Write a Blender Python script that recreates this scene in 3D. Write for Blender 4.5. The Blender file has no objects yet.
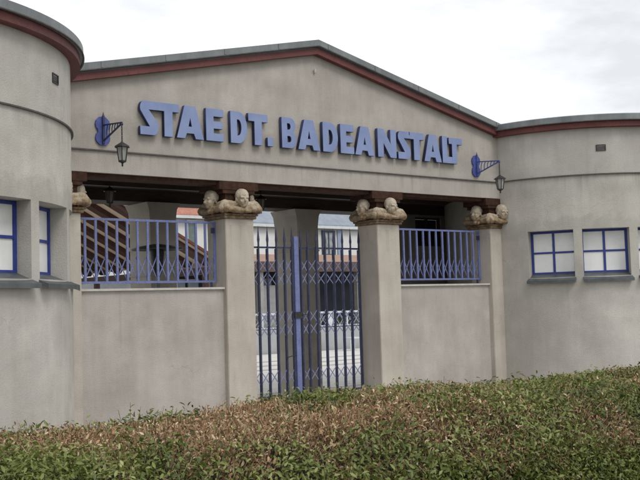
import bpy, bmesh, math, random
import numpy as np
from mathutils import Vector, Matrix
random.seed(7); rng = None
scn = bpy.context.scene
COL = scn.collection
EYE = 1.6                                            # eye height; heights below are measured from the eye unless G is added

# ---------------------------------------------------------------- camera
cam_d = bpy.data.cameras.new('camera'); cam = bpy.data.objects.new('camera', cam_d); COL.objects.link(cam)
yaw, pitch, roll = 0.679, 0.0651, -0.0298
F = Vector((math.sin(yaw)*math.cos(pitch), math.cos(yaw)*math.cos(pitch), math.sin(pitch)))
R0 = Vector((math.cos(yaw), -math.sin(yaw), 0)); U0 = R0.cross(F)
RR = R0*math.cos(roll) + U0*math.sin(roll); UU = -R0*math.sin(roll) + U0*math.cos(roll)
M = Matrix((RR, UU, -F)).transposed().to_4x4(); M.translation = Vector((-9.6874, -12.0343, EYE))
cam.matrix_world = M
cam_d.sensor_width = 36; cam_d.lens = 994.2*36/640
cam_d.clip_start = 0.1; cam_d.clip_end = 2000
scn.camera = cam

# ---------------------------------------------------------------- light
SUN_EL, SUN_AZ = math.radians(52), math.radians(2)      # azimuth from -y (the street) towards +x
sd = Vector((math.sin(SUN_AZ)*math.cos(SUN_EL), -math.cos(SUN_AZ)*math.cos(SUN_EL), math.sin(SUN_EL)))
sun_d = bpy.data.lights.new('sun', 'SUN'); sun_d.energy = 1.1; sun_d.angle = math.radians(22); sun_d.color = (1, .965, .92)
sun = bpy.data.objects.new('sun', sun_d); COL.objects.link(sun)
sun.rotation_euler = sd.to_track_quat('Z', 'Y').to_euler(); sun.location = (0, -10, 20)
w = bpy.data.worlds.new('World'); scn.world = w; w.use_nodes = True
nt = w.node_tree; N = nt.nodes; L = nt.links
N.clear()
out = N.new('ShaderNodeOutputWorld'); bg = N.new('ShaderNodeBackground'); bg2 = N.new('ShaderNodeBackground')
sky = N.new('ShaderNodeTexSky'); sky.sky_type = 'NISHITA'; sky.sun_disc = False
sky.sun_elevation = SUN_EL; sky.sun_rotation = math.radians(180) - SUN_AZ
L.new(sky.outputs[0], bg.inputs[0]); bg.inputs[1].default_value = .1
tc = N.new('ShaderNodeTexCoord'); mp = N.new('ShaderNodeMapping'); mp.inputs['Scale'].default_value = (1, 1, 2.6); L.new(tc.outputs['Generated'], mp.inputs[0])
nz = N.new('ShaderNodeTexNoise'); nz.inputs['Scale'].default_value = 3.1; nz.inputs['Detail'].default_value = 6; nz.inputs['Roughness'].default_value = .55
L.new(mp.outputs[0], nz.inputs[0])
cr = N.new('ShaderNodeValToRGB'); e = cr.color_ramp.elements
e[0].position = .40; e[0].color = (.68, .69, .715, 1); e[1].position = .58; e[1].color = (1.0, 1.01, 1.03, 1)
L.new(nz.outputs[0], cr.inputs[0]); L.new(cr.outputs[0], bg2.inputs[0]); bg2.inputs[1].default_value = 1.0
mx = N.new('ShaderNodeMixShader'); mx.inputs[0].default_value = .93
L.new(bg.outputs[0], mx.inputs[1]); L.new(bg2.outputs[0], mx.inputs[2]); L.new(mx.outputs[0], out.inputs[0])
vs = scn.view_settings; vs.view_transform = 'Standard'; vs.look = 'None'; vs.gamma = 1; vs.use_curve_mapping = False; vs.exposure = 0.32

# ---------------------------------------------------------------- materials
def mat(name, c1, c2=None, scale=4, rough=.8, bump=0, bscale=60, metallic=0, streak=0, c3=None, detail=6, spec=None, lo=.35, hi=.65, alpha=None, vec_scale=None):
    m = bpy.data.materials.new(name); m.use_nodes = True
    t = m.node_tree; n = t.nodes; l = t.links; b = n['Principled BSDF']
    b.inputs['Roughness'].default_value = rough; b.inputs['Metallic'].default_value = metallic
    if spec is not None: b.inputs['Specular IOR Level'].default_value = spec
    g = n.new('ShaderNodeNewGeometry'); pos = g.outputs['Position']
    if vec_scale:
        vm = n.new('ShaderNodeMapping'); vm.inputs['Scale'].default_value = vec_scale; l.new(pos, vm.inputs[0]); pos = vm.outputs[0]
    a = n.new('ShaderNodeTexNoise'); a.inputs['Scale'].default_value = scale; a.inputs['Detail'].default_value = detail; a.inputs['Roughness'].default_value = .6
    l.new(pos, a.inputs[0])
    r = n.new('ShaderNodeValToRGB'); r.color_ramp.elements[0].position = lo; r.color_ramp.elements[1].position = hi
    r.color_ramp.elements[0].color = (*c1, 1); r.color_ramp.elements[1].color = (*(c2 or c1), 1)
    l.new(a.outputs[0], r.inputs[0]); colo = r.outputs[0]
    if streak:
        mp = n.new('ShaderNodeMapping'); mp.inputs['Scale'].default_value = (5, 5, .55); l.new(g.outputs['Position'], mp.inputs[0])
        s = n.new('ShaderNodeTexNoise'); s.inputs['Scale'].default_value = 1.3; s.inputs['Detail'].default_value = 5; s.inputs['Roughness'].default_value = .65
        l.new(mp.outputs[0], s.inputs[0])
        rr = n.new('ShaderNodeValToRGB'); rr.color_ramp.elements[0].position = .36; rr.color_ramp.elements[1].position = .62
        k = 1-streak; rr.color_ramp.elements[0].color = (k, k*.995, k*.985, 1); rr.color_ramp.elements[1].color = (1.04, 1.04, 1.04, 1)
        l.new(s.outputs[0], rr.inputs[0])
        mm = n.new('ShaderNodeMix'); mm.data_type = 'RGBA'; mm.blend_type = 'MULTIPLY'; mm.inputs[0].default_value = 1
        l.new(colo, mm.inputs[6]); l.new(rr.outputs[0], mm.inputs[7]); colo = mm.outputs[2]
        # faint blotches of later repair plaster
        q = n.new('ShaderNodeTexNoise'); q.inputs['Scale'].default_value = .9; q.inputs['Detail'].default_value = 9; q.inputs['Roughness'].default_value = .7
        l.new(g.outputs['Position'], q.inputs[0])
        qr = n.new('ShaderNodeValToRGB'); qr.color_ramp.elements[0].position = .5; qr.color_ramp.elements[1].position = .62
        qr.color_ramp.elements[0].color = (1, 1, 1, 1); qr.color_ramp.elements[1].color = (1.13, 1.13, 1.12, 1)
        l.new(q.outputs[0], qr.inputs[0])
        m2 = n.new('ShaderNodeMix'); m2.data_type = 'RGBA'; m2.blend_type = 'MULTIPLY'; m2.inputs[0].default_value = .8
        l.new(colo, m2.inputs[6]); l.new(qr.outputs[0], m2.inputs[7]); colo = m2.outputs[2]
    if c3:
        f = n.new('ShaderNodeTexNoise'); f.inputs['Scale'].default_value = scale*7; f.inputs['Detail'].default_value = 4
        l.new(pos, f.inputs[0])
        fr = n.new('ShaderNodeValToRGB'); fr.color_ramp.elements[0].position = .52; fr.color_ramp.elements[1].position = .68
        l.new(f.outputs[0], fr.inputs[0])
        mm = n.new('ShaderNodeMix'); mm.data_type = 'RGBA'; l.new(fr.outputs[0], mm.inputs[0]); l.new(colo, mm.inputs[6]); mm.inputs[7].default_value = (*c3, 1); colo = mm.outputs[2]
    l.new(colo, b.inputs['Base Color'])
    if bump:
        bn = n.new('ShaderNodeTexNoise'); bn.inputs['Scale'].default_value = bscale; bn.inputs['Detail'].default_value = 5; l.new(g.outputs['Position'], bn.inputs[0])
        bp = n.new('ShaderNodeBump'); bp.inputs['Strength'].default_value = bump; bp.inputs['Distance'].default_value = .02
        l.new(bn.outputs[0], bp.inputs['Height']); l.new(bp.outputs[0], b.inputs['Normal'])
    return m
stucco = mat('stucco', (.34, .315, .285), (.42, .392, .36), scale=1.4, rough=.95, bump=.28, bscale=60, streak=.035, detail=8, spec=.2)
stucco_pillar = mat('pillar_stucco', (.40, .36, .31), (.475, .435, .38), scale=1.6, rough=.95, bump=.25, bscale=60, streak=.05, detail=8, spec=.2)
stucco_tower = mat('pavilion_stucco', (.38, .362, .328), (.475, .458, .42), scale=1.2, rough=.95, bump=.3, bscale=60, streak=.03, detail=9, spec=.2)
def add_patches(m, z0, z1, fac, thr):
    t = m.node_tree; n = t.nodes; l = t.links; b = n['Principled BSDF']; src = b.inputs['Base Color'].links[0].from_socket
    g = n.new('ShaderNodeNewGeometry'); sx = n.new('ShaderNodeSeparateXYZ'); l.new(g.outputs['Position'], sx.inputs[0])
    q = n.new('ShaderNodeTexNoise'); q.inputs['Scale'].default_value = 2.6; q.inputs['Detail'].default_value = 10; q.inputs['Roughness'].default_value = .72; l.new(g.outputs['Position'], q.inputs[0])
    ma = n.new('ShaderNodeMath'); ma.operation = 'MULTIPLY_ADD'; l.new(q.outputs[0], ma.inputs[0]); ma.inputs[1].default_value = .9; l.new(sx.outputs[2], ma.inputs[2])
    r = n.new('ShaderNodeValToRGB'); mr = n.new('ShaderNodeMapRange'); mr.inputs[1].default_value = z0; mr.inputs[2].default_value = z1; l.new(ma.outputs[0], mr.inputs[0])
    e = r.color_ramp.elements; e[0].position = 0; e[0].color = (1, 1, 1, 1); e[1].position = 1; e[1].color = (1, 1, 1, 1)
    for p, c in ((.30, 1), (.36, .90), (.44, .93), (.50, 1.10), (.62, 1.08), (.70, 1.0)): x = e.new(p); x.color = (c*fac if c > 1 else c, c, c*.985, 1)
    l.new(mr.outputs[0], r.inputs[0])
    mm = n.new('ShaderNodeMix'); mm.data_type = 'RGBA'; mm.blend_type = 'MULTIPLY'; mm.inputs[0].default_value = .85; l.new(src, mm.inputs[6]); l.new(r.outputs[0], mm.inputs[7]); l.new(mm.outputs[2], b.inputs['Base Color'])
def add_wear(m, zband):
    t = m.node_tree; n = t.nodes; l = t.links; b = n['Principled BSDF']; src = b.inputs['Base Color'].links[0].from_socket
    g = n.new('ShaderNodeNewGeometry'); sx = n.new('ShaderNodeSeparateXYZ'); l.new(g.outputs['Position'], sx.inputs[0])
    # run marks of dirt below the drip moulding
    mp = n.new('ShaderNodeMapping'); mp.inputs['Scale'].default_value = (9, 9, .25); l.new(g.outputs['Position'], mp.inputs[0])
    q = n.new('ShaderNodeTexNoise'); q.inputs['Scale'].default_value = 1.0; q.inputs['Detail'].default_value = 4; l.new(mp.outputs[0], q.inputs[0])
    d = n.new('ShaderNodeMapRange'); d.inputs[1].default_value = zband-.45; d.inputs[2].default_value = zband; d.inputs[3].default_value = 0; d.inputs[4].default_value = .20; l.new(sx.outputs[2], d.inputs[0])
    lt = n.new('ShaderNodeMath'); lt.operation = 'LESS_THAN'; lt.inputs[1].default_value = zband; l.new(sx.outputs[2], lt.inputs[0])
    mu = n.new('ShaderNodeMath'); mu.operation = 'MULTIPLY'; l.new(d.outputs[0], mu.inputs[0]); l.new(lt.outputs[0], mu.inputs[1])
    ad = n.new('ShaderNodeMath'); ad.operation = 'ADD'; l.new(q.outputs[0], ad.inputs[0]); l.new(mu.outputs[0], ad.inputs[1])
    r = n.new('ShaderNodeMapRange'); r.inputs[1].default_value = .68; r.inputs[2].default_value = .86; r.inputs[3].default_value = 0; r.inputs[4].default_value = .22; l.new(ad.outputs[0], r.inputs[0])
    # hairline cracks
    wn = n.new('ShaderNodeTexNoise'); wn.inputs['Scale'].default_value = 3; wn.inputs['Detail'].default_value = 5; l.new(g.outputs['Position'], wn.inputs[0])
    mv = n.new('ShaderNodeMix'); mv.data_type = 'RGBA'; mv.blend_type = 'ADD'; mv.inputs[0].default_value = .5; l.new(g.outputs['Position'], mv.inputs[6]); l.new(wn.outputs[1], mv.inputs[7])
    vo = n.new('ShaderNodeTexVoronoi'); vo.feature = 'DISTANCE_TO_EDGE'; vo.inputs['Scale'].default_value = .75; l.new(mv.outputs[2], vo.inputs['Vector'])
    c1 = n.new('ShaderNodeMapRange'); c1.inputs[1].default_value = .0; c1.inputs[2].default_value = .006; c1.inputs[3].default_value = .2; c1.inputs[4].default_value = 0; l.new(vo.outputs['Distance'], c1.inputs[0])
    mk = n.new('ShaderNodeTexNoise'); mk.inputs['Scale'].default_value = 1.1; l.new(g.outputs['Position'], mk.inputs[0])
    mr = n.new('ShaderNodeMapRange'); mr.inputs[1].default_value = .52; mr.inputs[2].default_value = .62; l.new(mk.outputs[0], mr.inputs[0])
    cm = n.new('ShaderNodeMath'); cm.operation = 'MULTIPLY'; l.new(c1.outputs[0], cm.inputs[0]); l.new(mr.outputs[0], cm.inputs[1])
    mx_ = n.new('ShaderNodeMath'); mx_.operation = 'MAXIMUM'; l.new(cm.outputs[0], mx_.inputs[0]); l.new(r.outputs[0], mx_.inputs[1])
    mm = n.new('ShaderNodeMix'); mm.data_type = 'RGBA'; l.new(mx_.outputs[0], mm.inputs[0]); l.new(src, mm.inputs[6]); mm.inputs[7].default_value = (.10, .09, .075, 1); l.new(mm.outputs[2], b.inputs['Base Color'])
add_wear(stucco, EYE+2.13); add_wear(stucco_tower, EYE+2.13); add_wear(stucco_pillar, EYE+1.2)
add_patches(stucco_tower, EYE+.9, EYE+2.9, 1.0, .5)
add_patches(stucco, EYE+1.9, EYE+4.4, 1.0, .5)
blue_letter = mat('letter_blue', (.18, .23, .41), (.235, .29, .475), scale=2.5, rough=.7)
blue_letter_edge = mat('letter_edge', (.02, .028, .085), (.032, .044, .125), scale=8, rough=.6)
blue_rail = mat('railing_blue', (.125, .15, .32), (.17, .20, .39), scale=9, rough=.5, c3=(.085, .10, .22))
blue_gate = mat('gate_blue', (.017, .021, .056), (.036, .043, .105), scale=7, rough=.5, c3=(.015, .015, .03))
blue_lattice = mat('lattice_blue', (.13, .15, .29), (.22, .24, .38), scale=9, rough=.5)
blue_win = mat('window_blue', (.02, .035, .19), (.03, .05, .25), scale=8, rough=.5)
blue_plate_lit_bracket = mat('plate_blue_lit_bracket', (.045, .06, .22), (.075, .10, .31), scale=9, rough=.5)  # wall plates, and the lit copy of the bracket paint on the right
blue_bracket_shaded = mat('bracket_blue_shaded', (.015, .02, .06), (.03, .04, .12), scale=20, rough=.5)  # shaded copy of the bracket paint, for the left bracket
pane_mat = mat('frosted_pane', (.70, .71, .69), (.84, .85, .82), scale=2, rough=.12)
metal_grey = mat('zinc', (.15, .165, .17), (.22, .235, .24), scale=2.2, rough=.5, metallic=.25, streak=.15)
sill_grey = mat('sill_zinc', (.075, .085, .09), (.12, .13, .135), scale=5, rough=.45, metallic=.3)
drip_shadow_mat = mat('drip_shadow_tone', (.06, .055, .05), (.10, .09, .08), scale=12, rough=.7)  # thin ledges and lips; dark tone stands in for the ledge's shadow line
oxide = mat('oxide_red_paint', (.105, .028, .025), (.15, .042, .037), scale=3, rough=.65, c3=(.085, .03, .027))
brown_tile = mat('brown_clay', (.03, .014, .009), (.066, .031, .019), scale=12, rough=.8, spec=.2, bump=.2, bscale=30)
dark_wood = mat('dark_wood', (.030, .021, .017), (.048, .033, .027), scale=6, rough=.7, vec_scale=(1, 6, 6))
dark_iron = mat('dark_iron', (.022, .022, .022), (.05, .05, .048), scale=30, rough=.5, metallic=.4)
stone_sill = mat('pale_stone', (.44, .42, .38), (.53, .51, .47), scale=10, rough=.9, bump=.2)
dark_void = mat('dark_interior', (.012, .012, .014), (.02, .02, .022), rough=.6)

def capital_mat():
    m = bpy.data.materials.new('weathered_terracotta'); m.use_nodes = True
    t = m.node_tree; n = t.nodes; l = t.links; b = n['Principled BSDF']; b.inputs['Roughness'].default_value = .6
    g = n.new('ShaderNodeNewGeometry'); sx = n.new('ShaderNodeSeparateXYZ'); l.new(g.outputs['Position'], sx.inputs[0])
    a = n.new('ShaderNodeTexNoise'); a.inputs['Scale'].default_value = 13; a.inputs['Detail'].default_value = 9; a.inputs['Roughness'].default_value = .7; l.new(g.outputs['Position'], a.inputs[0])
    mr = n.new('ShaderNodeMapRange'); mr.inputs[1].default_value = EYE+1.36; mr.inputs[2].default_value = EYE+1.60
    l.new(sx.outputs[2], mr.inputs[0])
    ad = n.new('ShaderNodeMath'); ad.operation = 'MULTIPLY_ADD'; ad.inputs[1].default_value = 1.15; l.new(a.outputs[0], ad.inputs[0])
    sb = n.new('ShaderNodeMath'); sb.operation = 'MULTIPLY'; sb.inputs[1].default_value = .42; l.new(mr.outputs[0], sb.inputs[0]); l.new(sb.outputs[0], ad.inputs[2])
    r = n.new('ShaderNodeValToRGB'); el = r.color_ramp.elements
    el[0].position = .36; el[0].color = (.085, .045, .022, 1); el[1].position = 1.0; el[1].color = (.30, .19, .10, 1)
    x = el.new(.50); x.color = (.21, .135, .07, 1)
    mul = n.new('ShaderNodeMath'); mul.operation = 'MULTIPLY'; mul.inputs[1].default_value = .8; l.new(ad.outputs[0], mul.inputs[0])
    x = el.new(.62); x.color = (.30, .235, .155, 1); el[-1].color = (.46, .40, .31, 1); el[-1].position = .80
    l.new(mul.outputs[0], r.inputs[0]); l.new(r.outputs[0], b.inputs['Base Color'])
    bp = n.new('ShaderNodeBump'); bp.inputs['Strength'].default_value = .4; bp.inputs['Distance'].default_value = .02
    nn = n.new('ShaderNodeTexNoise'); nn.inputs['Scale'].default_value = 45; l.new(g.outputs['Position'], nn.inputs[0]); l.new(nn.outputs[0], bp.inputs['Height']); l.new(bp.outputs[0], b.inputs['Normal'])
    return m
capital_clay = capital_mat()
def glass_mat():
    m = bpy.data.materials.new('lantern_glass'); m.use_nodes = True; b = m.node_tree.nodes['Principled BSDF']
    b.inputs['Base Color'].default_value = (.62, .62, .58, 1); b.inputs['Roughness'].default_value = .3; b.inputs['Transmission Weight'].default_value = .6
    return m
lantern_glass = glass_mat()

# ---------------------------------------------------------------- mesh helpers
class MB:
    def __init__(s): s.v = []; s.f = []
    def add(s, v, f):
        o = len(s.v); s.v += [tuple(x) for x in v]; s.f += [tuple(i+o for i in q) for q in f]; return s
    def box(s, x0, x1, y0, y1, z0, z1):
        v = [(x, y, z) for z in (z0, z1) for y in (y0, y1) for x in (x0, x1)]
        return s.add(v, [(0, 2, 3, 1), (4, 5, 7, 6), (0, 1, 5, 4), (2, 6, 7, 3), (0, 4, 6, 2), (1, 3, 7, 5)])
    def bar(s, a, b, w, h=None, up=(0, 0, 1)):
        a = Vector(a); b = Vector(b); h = h or w; d = (b-a).normalized(); up = Vector(up)
        if abs(d.dot(up)) > .98: up = Vector((0, 1, 0))
        x = d.cross(up).normalized()*w/2; y = x.cross(d).normalized()*h/2
        v = [p+q for p in (a, b) for q in (-x-y, x-y, x+y, -x+y)]
        return s.add(v, [(0, 3, 2, 1), (4, 5, 6, 7), (0, 1, 5, 4), (1, 2, 6, 5), (2, 3, 7, 6), (3, 0, 4, 7)])
    def tube(s, a, b, r0, r1=None, n=10):
        r1 = r0 if r1 is None else r1
        a = Vector(a); b = Vector(b); d = (b-a).normalized(); up = Vector((0, 0, 1)) if abs(d.z) < .95 else Vector((1, 0, 0))
        x = d.cross(up).normalized(); y = d.cross(x)
        v = []
        for p, r in ((a, r0), (b, r1)):
            for i in range(n):
                t = 2*math.pi*i/n; v.append(p+x*math.cos(t)*r+y*math.sin(t)*r)
        f = [(i, (i+1) % n, n+(i+1) % n, n+i) for i in range(n)]+[tuple(range(n))[::-1], tuple(range(n, 2*n))]
        return s.add(v, f)
    def lathe(s, prof, c=(0, 0, 0), n=24, a0=0):
        v = []; f = []
        for r, z in prof:
            for i in range(n):
                t = a0+2*math.pi*i/n; v.append((c[0]+r*math.cos(t), c[1]+r*math.sin(t), c[2]+z))
        for k in range(len(prof)-1):
            for i in range(n): f.append((k*n+i, k*n+(i+1) % n, (k+1)*n+(i+1) % n, (k+1)*n+i))
        f.append(tuple(range(n))[::-1]); f.append(tuple(range((len(prof)-1)*n, len(prof)*n)))
        return s.add(v, f)
    def prism(s, pts, y0, y1):           # outline in x,z extruded along y
        n = len(pts); v = [(x, y0, z) for x, z in pts]+[(x, y1, z) for x, z in pts]
        return s.add(v, [tuple(range(n)), tuple(range(n, 2*n))[::-1]]+[(i, n+i, n+(i+1) % n, (i+1) % n) for i in range(n)])
    def build(s, name, m, parent=None, smooth=False, bevel=0, recalc=True):
        me = bpy.data.meshes.new(name); me.from_pydata(s.v, [], s.f)
        bm = bmesh.new(); bm.from_mesh(me)
        if recalc: bmesh.ops.recalc_face_normals(bm, faces=bm.faces)
        if bevel: bmesh.ops.bevel(bm, geom=list(bm.edges), offset=bevel, segments=2, affect='EDGES', clamp_overlap=True)
        bm.to_mesh(me); bm.free()
        if smooth:
            me.polygons.foreach_set('use_smooth', [True]*len(me.polygons))
            try: me.set_sharp_from_angle(angle=math.radians(38))
            except Exception: pass
        me.materials.append(m)
        o = bpy.data.objects.new(name, me); COL.objects.link(o)
        if parent:
            o.parent = parent
            p = Vector((0, 0, 0)); q = parent
            while q: p += q.location; q = q.parent
            me.transform(Matrix.Translation(-p))
        return o
def thing(name, loc, label, cat, group=None):
    o = bpy.data.objects.new(name, None); COL.objects.link(o); o.location = loc; o.empty_display_size = .2
    o['label'] = label; o['category'] = cat
    if group: o['group'] = group
    return o
def tag(o, label, cat, group=None):
    o['label'] = label; o['category'] = cat
    if group: o['group'] = group
    return o
def struct(o): o['kind'] = 'structure'; return o
def copy_tree(o, parent=None, dx=Vector((0, 0, 0))):
    c = o.copy(); COL.objects.link(c)
    if parent: c.parent = parent
    else: c.location = o.location+dx
    for ch in list(o.children): copy_tree(ch, c)
    return c
G = EYE

# ---------------------------------------------------------------- ground
def ground_mat():
    return mat('grass_soil', (.05, .055, .028), (.09, .085, .05), scale=1.5, rough=1, bump=.5, bscale=20, c3=(.035, .05, .018))
struct(MB().add([(-400, -400, 0), (400, -400, 0), (400, 400, 0), (-400, 400, 0)], [(0, 1, 2, 3)]).build('ground', ground_mat()))
pave_m = mat('concrete_paving', (.40, .385, .36), (.52, .50, .47), scale=3, rough=.95, bump=.4, bscale=80)
struct(MB().add([(-40, -5.6, .004), (40, -5.6, .004), (40, 2.9, .004), (-40, 2.9, .004)], [(0, 1, 2, 3)]).build('forecourt', pave_m))
court_m = mat('pale_paving', (.50, .49, .46), (.62, .61, .58), scale=1.2, rough=.9, bump=.2, bscale=40, vec_scale=(1, 3, 1))
struct(MB().add([(-30, 2.9, .008), (60, 2.9, .008), (60, 15.0, .008), (-30, 15.0, .008)], [(0, 1, 2, 3)]).build('courtyard', court_m))
st = MB()
for yy in (8.2, 9.6, 11.2): st.box(4, 30, yy, yy+.28, .008, .02)
struct(st.build('paving_strip', mat('paving_joint', (.33, .32, .31), (.4, .39, .38), scale=8)))

# ---------------------------------------------------------------- entrance building
B, PW, PD, C4 = 1.2305, .5, .487, 3.982
portal = thing('entrance_building', (0, 0, 0), 'grey stucco entrance gatehouse with shallow gable and red edged roof between two round pavilions', 'building')
SL = .224
XE = 4.42
# gable wall with lintel
zl = G+1.8414
def gab(z0): return lambda x: G+z0-SL*abs(x)
wl = MB(); pts = [(-XE, zl), (XE, zl), (XE, G+3.93-SL*XE), (0, G+3.93), (-XE, G+3.93-SL*XE)]
wl.prism(pts, 0, .36); wl.build('wall', stucco, portal)
dr = MB().box(-4.28, 4.28, -.028, .004, G+2.128, G+2.146).build('drip_moulding', drip_shadow_mat, portal)
# roof: slab, red fascia, zinc edge
def chevron(z_top, z_bot, y0, y1, xe=4.36):
    p = [(-xe, G+z_bot-SL*xe), (0, G+z_bot), (xe, G+z_bot-SL*xe), (xe, G+z_top-SL*xe), (0, G+z_top), (-xe, G+z_top-SL*xe)]
    m = MB(); n = 6; v = [(x, y0, z) for x, z in p]+[(x, y1, z) for x, z in p]
    f = [(0, 1, 4, 5), (1, 2, 3, 4), (6, 11, 10, 7), (7, 10, 9, 8)]+[(i, 6+i, 6+(i+1) % 6, (i+1) % 6) for i in range(6)]
    return m.add(v, f)
roof = chevron(4.10, 3.95, -.08, 3.3).build('roof', metal_grey, portal)
chevron(4.02, 3.925, -.105, -.0805).build('fascia', oxide, portal)
chevron(3.949, 3.928, -.0803, -.0005).build('soffit', oxide, portal)
chevron(4.145, 4.045, -.15, -.1055).build('roof_edging', metal_grey, roof)
for i in range(-4, 5):
    x = i*.98+.2; zz = 4.145-SL*abs(x)
    MB().box(x-.012, x+.012, -.158, -.1507, G+zz-.088, G+zz-.004).build('seam', metal_grey, roof)
chevron(4.053, 4.040, -.156, -.1505).build('roof_edging', drip_shadow_mat, roof)
MB().tube((0.0, -.03, G+3.645), (0, .01, G+3.645), .012).tube((0, -.03, G+3.645), (0, -.03, G+3.70), .013, .018).build('flag_holder', stone_sill, portal)
# ceiling and timber of the loggia
MB().box(-5.25, 5.25, .37, 2.9, G+1.93, G+1.99).build('ceiling', dark_wood, portal)
for y in (1.35,):
    MB().box(-4.3, 4.3, y, y+.12, G+1.86, G+1.929).build('ceiling_beam', dark_wood, portal)
MB().box(-5.2, 5.2, 1.2, 3.3, G+1.992, G+2.3).build('rear_roof', metal_grey, portal)
MB().box(-4.33, 4.33, .06, .355, G+1.785, G+1.8395).build('lintel_beam', brown_tile, portal)
MB().box(-5.2, 5.2, 2.2, 2.75, G+1.7445, G+1.929).build('rear_beam', dark_wood, portal)

# carved busts --------------------------------------------------
def sphere_template(u=18, v_=12):
    v = [(0, 0, 1)]+[(math.sin(math.pi*j/v_)*math.cos(2*math.pi*i/u), math.sin(math.pi*j/v_)*math.sin(2*math.pi*i/u), math.cos(math.pi*j/v_)) for j in range(1, v_) for i in range(u)]+[(0, 0, -1)]
    f = [(0, 1+i, 1+(i+1) % u) for i in range(u)]
    for j in range(v_-2): f += [(1+j*u+i, 1+(j+1)*u+i, 1+(j+1)*u+(i+1) % u, 1+j*u+(i+1) % u) for i in range(u)]
    b = 1+(v_-2)*u; f += [(b+i, len(v)-1, b+(i+1) % u) for i in range(u)]
    return v, f
SV, SF = sphere_template()
def ell(mb, c, r, rot=None):
    c = Vector(c); mb.add([c+Vector((x*r[0], y*r[1], z*r[2])) for x, y, z in SV], SF)
def caps(mb, a, b, r0, r1):
    a = Vector(a); b = Vector(b); k = max(3, int((b-a).length/min(r0, r1)*1.6)+1)
    for i in range(k):
        t = i/(k-1); p = a.lerp(b, t); r = r0+(r1-r0)*t; ell(mb, p, (r, r, r))
def make_bust_mesh(seed):
    rd = random.Random(seed); turn = rd.uniform(-.25, .25)
    bm = MB(); y0 = -.285; K = 1.12
    Rz = Matrix.Rotation(turn, 3, 'Z'); hc = Vector((0, y0-.045, .212))
    H = lambda x, y, z: hc+Rz@(Vector((x, y, z))*K)
    ell(bm, H(0, .015, .045), (0.0960, 0.1140, 0.1056))              # cranium
    ell(bm, H(0, -.02, -.035), (0.0744, 0.0840, 0.0960))             # face
    ell(bm, H(0, -.052, -.088), (0.0408, 0.0360, 0.0336))            # chin
    caps(bm, H(-.045, -.072, .018), H(.045, -.072, .018), 0.0168, 0.0168)   # brow
    caps(bm, H(0, -.085, .008), H(0, -.106, -.030), 0.0108, 0.0180)         # nose
    for s in (-1, 1):
        ell(bm, H(.040*s, -.062, -.032), (0.0240, 0.0216, 0.0240))   # cheek
        ell(bm, H(.078*s, .015, -.005), (0.0144, 0.0240, 0.0360))    # ear
        ell(bm, H(.014*s, -.083, -.034), (0.0108, 0.0108, 0.0084))
    caps(bm, H(-.020, -.080, -.058), H(.020, -.080, -.058), 0.0096, 0.0096)
    caps(bm, H(-.018, -.078, -.070), H(.018, -.078, -.070), 0.0096, 0.0096)
    caps(bm, (0, y0+.0, .06), H(0, .01, -.06), .062, .052)       # neck
    ell(bm, (0, y0+.06, .08), (.20, .09, .085))                 # chest
    for s in (-1, 1):
        caps(bm, (.10*s, y0+.035, .130), (.262*s, y0+.03, .122), .060, .080)       # shoulder
        caps(bm, (.262*s, y0+.03, .122), (.275*s, y0-.035, .070), .080, .062)     # upper arm
        caps(bm, (.275*s, y0-.035, .070), (-.03*s, y0-.075+.014*s, .052+.014*s), .058, .036)  # forearm folded in front
        ell(bm, (-.07*s, y0-.078+.014*s, .044+.012*s), (.046, .024, .024))
        for k in range(4): caps(bm, (-(.085)*s, y0-.098+.014*s, .062-.011*k+.012*s), (-(.125-.006*k)*s, y0-.086+.014*s, .060-.011*k+.012*s), .0075, .006)
    me = bpy.data.meshes.new('bust'); me.from_pydata(bm.v, [], bm.f)
    o = bpy.data.objects.new('tmp', me); COL.objects.link(o)
    md = o.modifiers.new('r', 'REMESH'); md.mode = 'VOXEL'; md.voxel_size = .0075
    dg = bpy.context.evaluated_depsgraph_get(); m2 = bpy.data.meshes.new_from_object(o.evaluated_get(dg))
    bpy.data.objects.remove(o); bpy.data.meshes.remove(me)
    Ri = Rz.transposed()
    for v in m2.vertices:
        q = Ri@(v.co-hc)/K
        if q.y < -.02:
            for s in (-1, 1):
                d = math.hypot(q.x-.031*s, (q.z+.004)*1.5)
                if d < .024: q.y += .011*(1-(d/.024)**2)
            d = abs(q.z+.064)
            if d < .006 and abs(q.x) < .026: q.y += .008*(1-d/.006)
            v.co = hc+Rz@(q*K)
    from mathutils import noise as mn
    for v in m2.vertices:
        p_ = v.co*14; v.co += v.normal*(mn.noise(p_)*.006+mn.noise(v.co*38)*.004)
    m2.polygons.foreach_set('use_smooth', [True]*len(m2.polygons)); m2.name = 'bust'
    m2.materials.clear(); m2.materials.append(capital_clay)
    return m2
bust_meshes = [make_bust_mesh(s) for s in (1, 5)]
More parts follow.
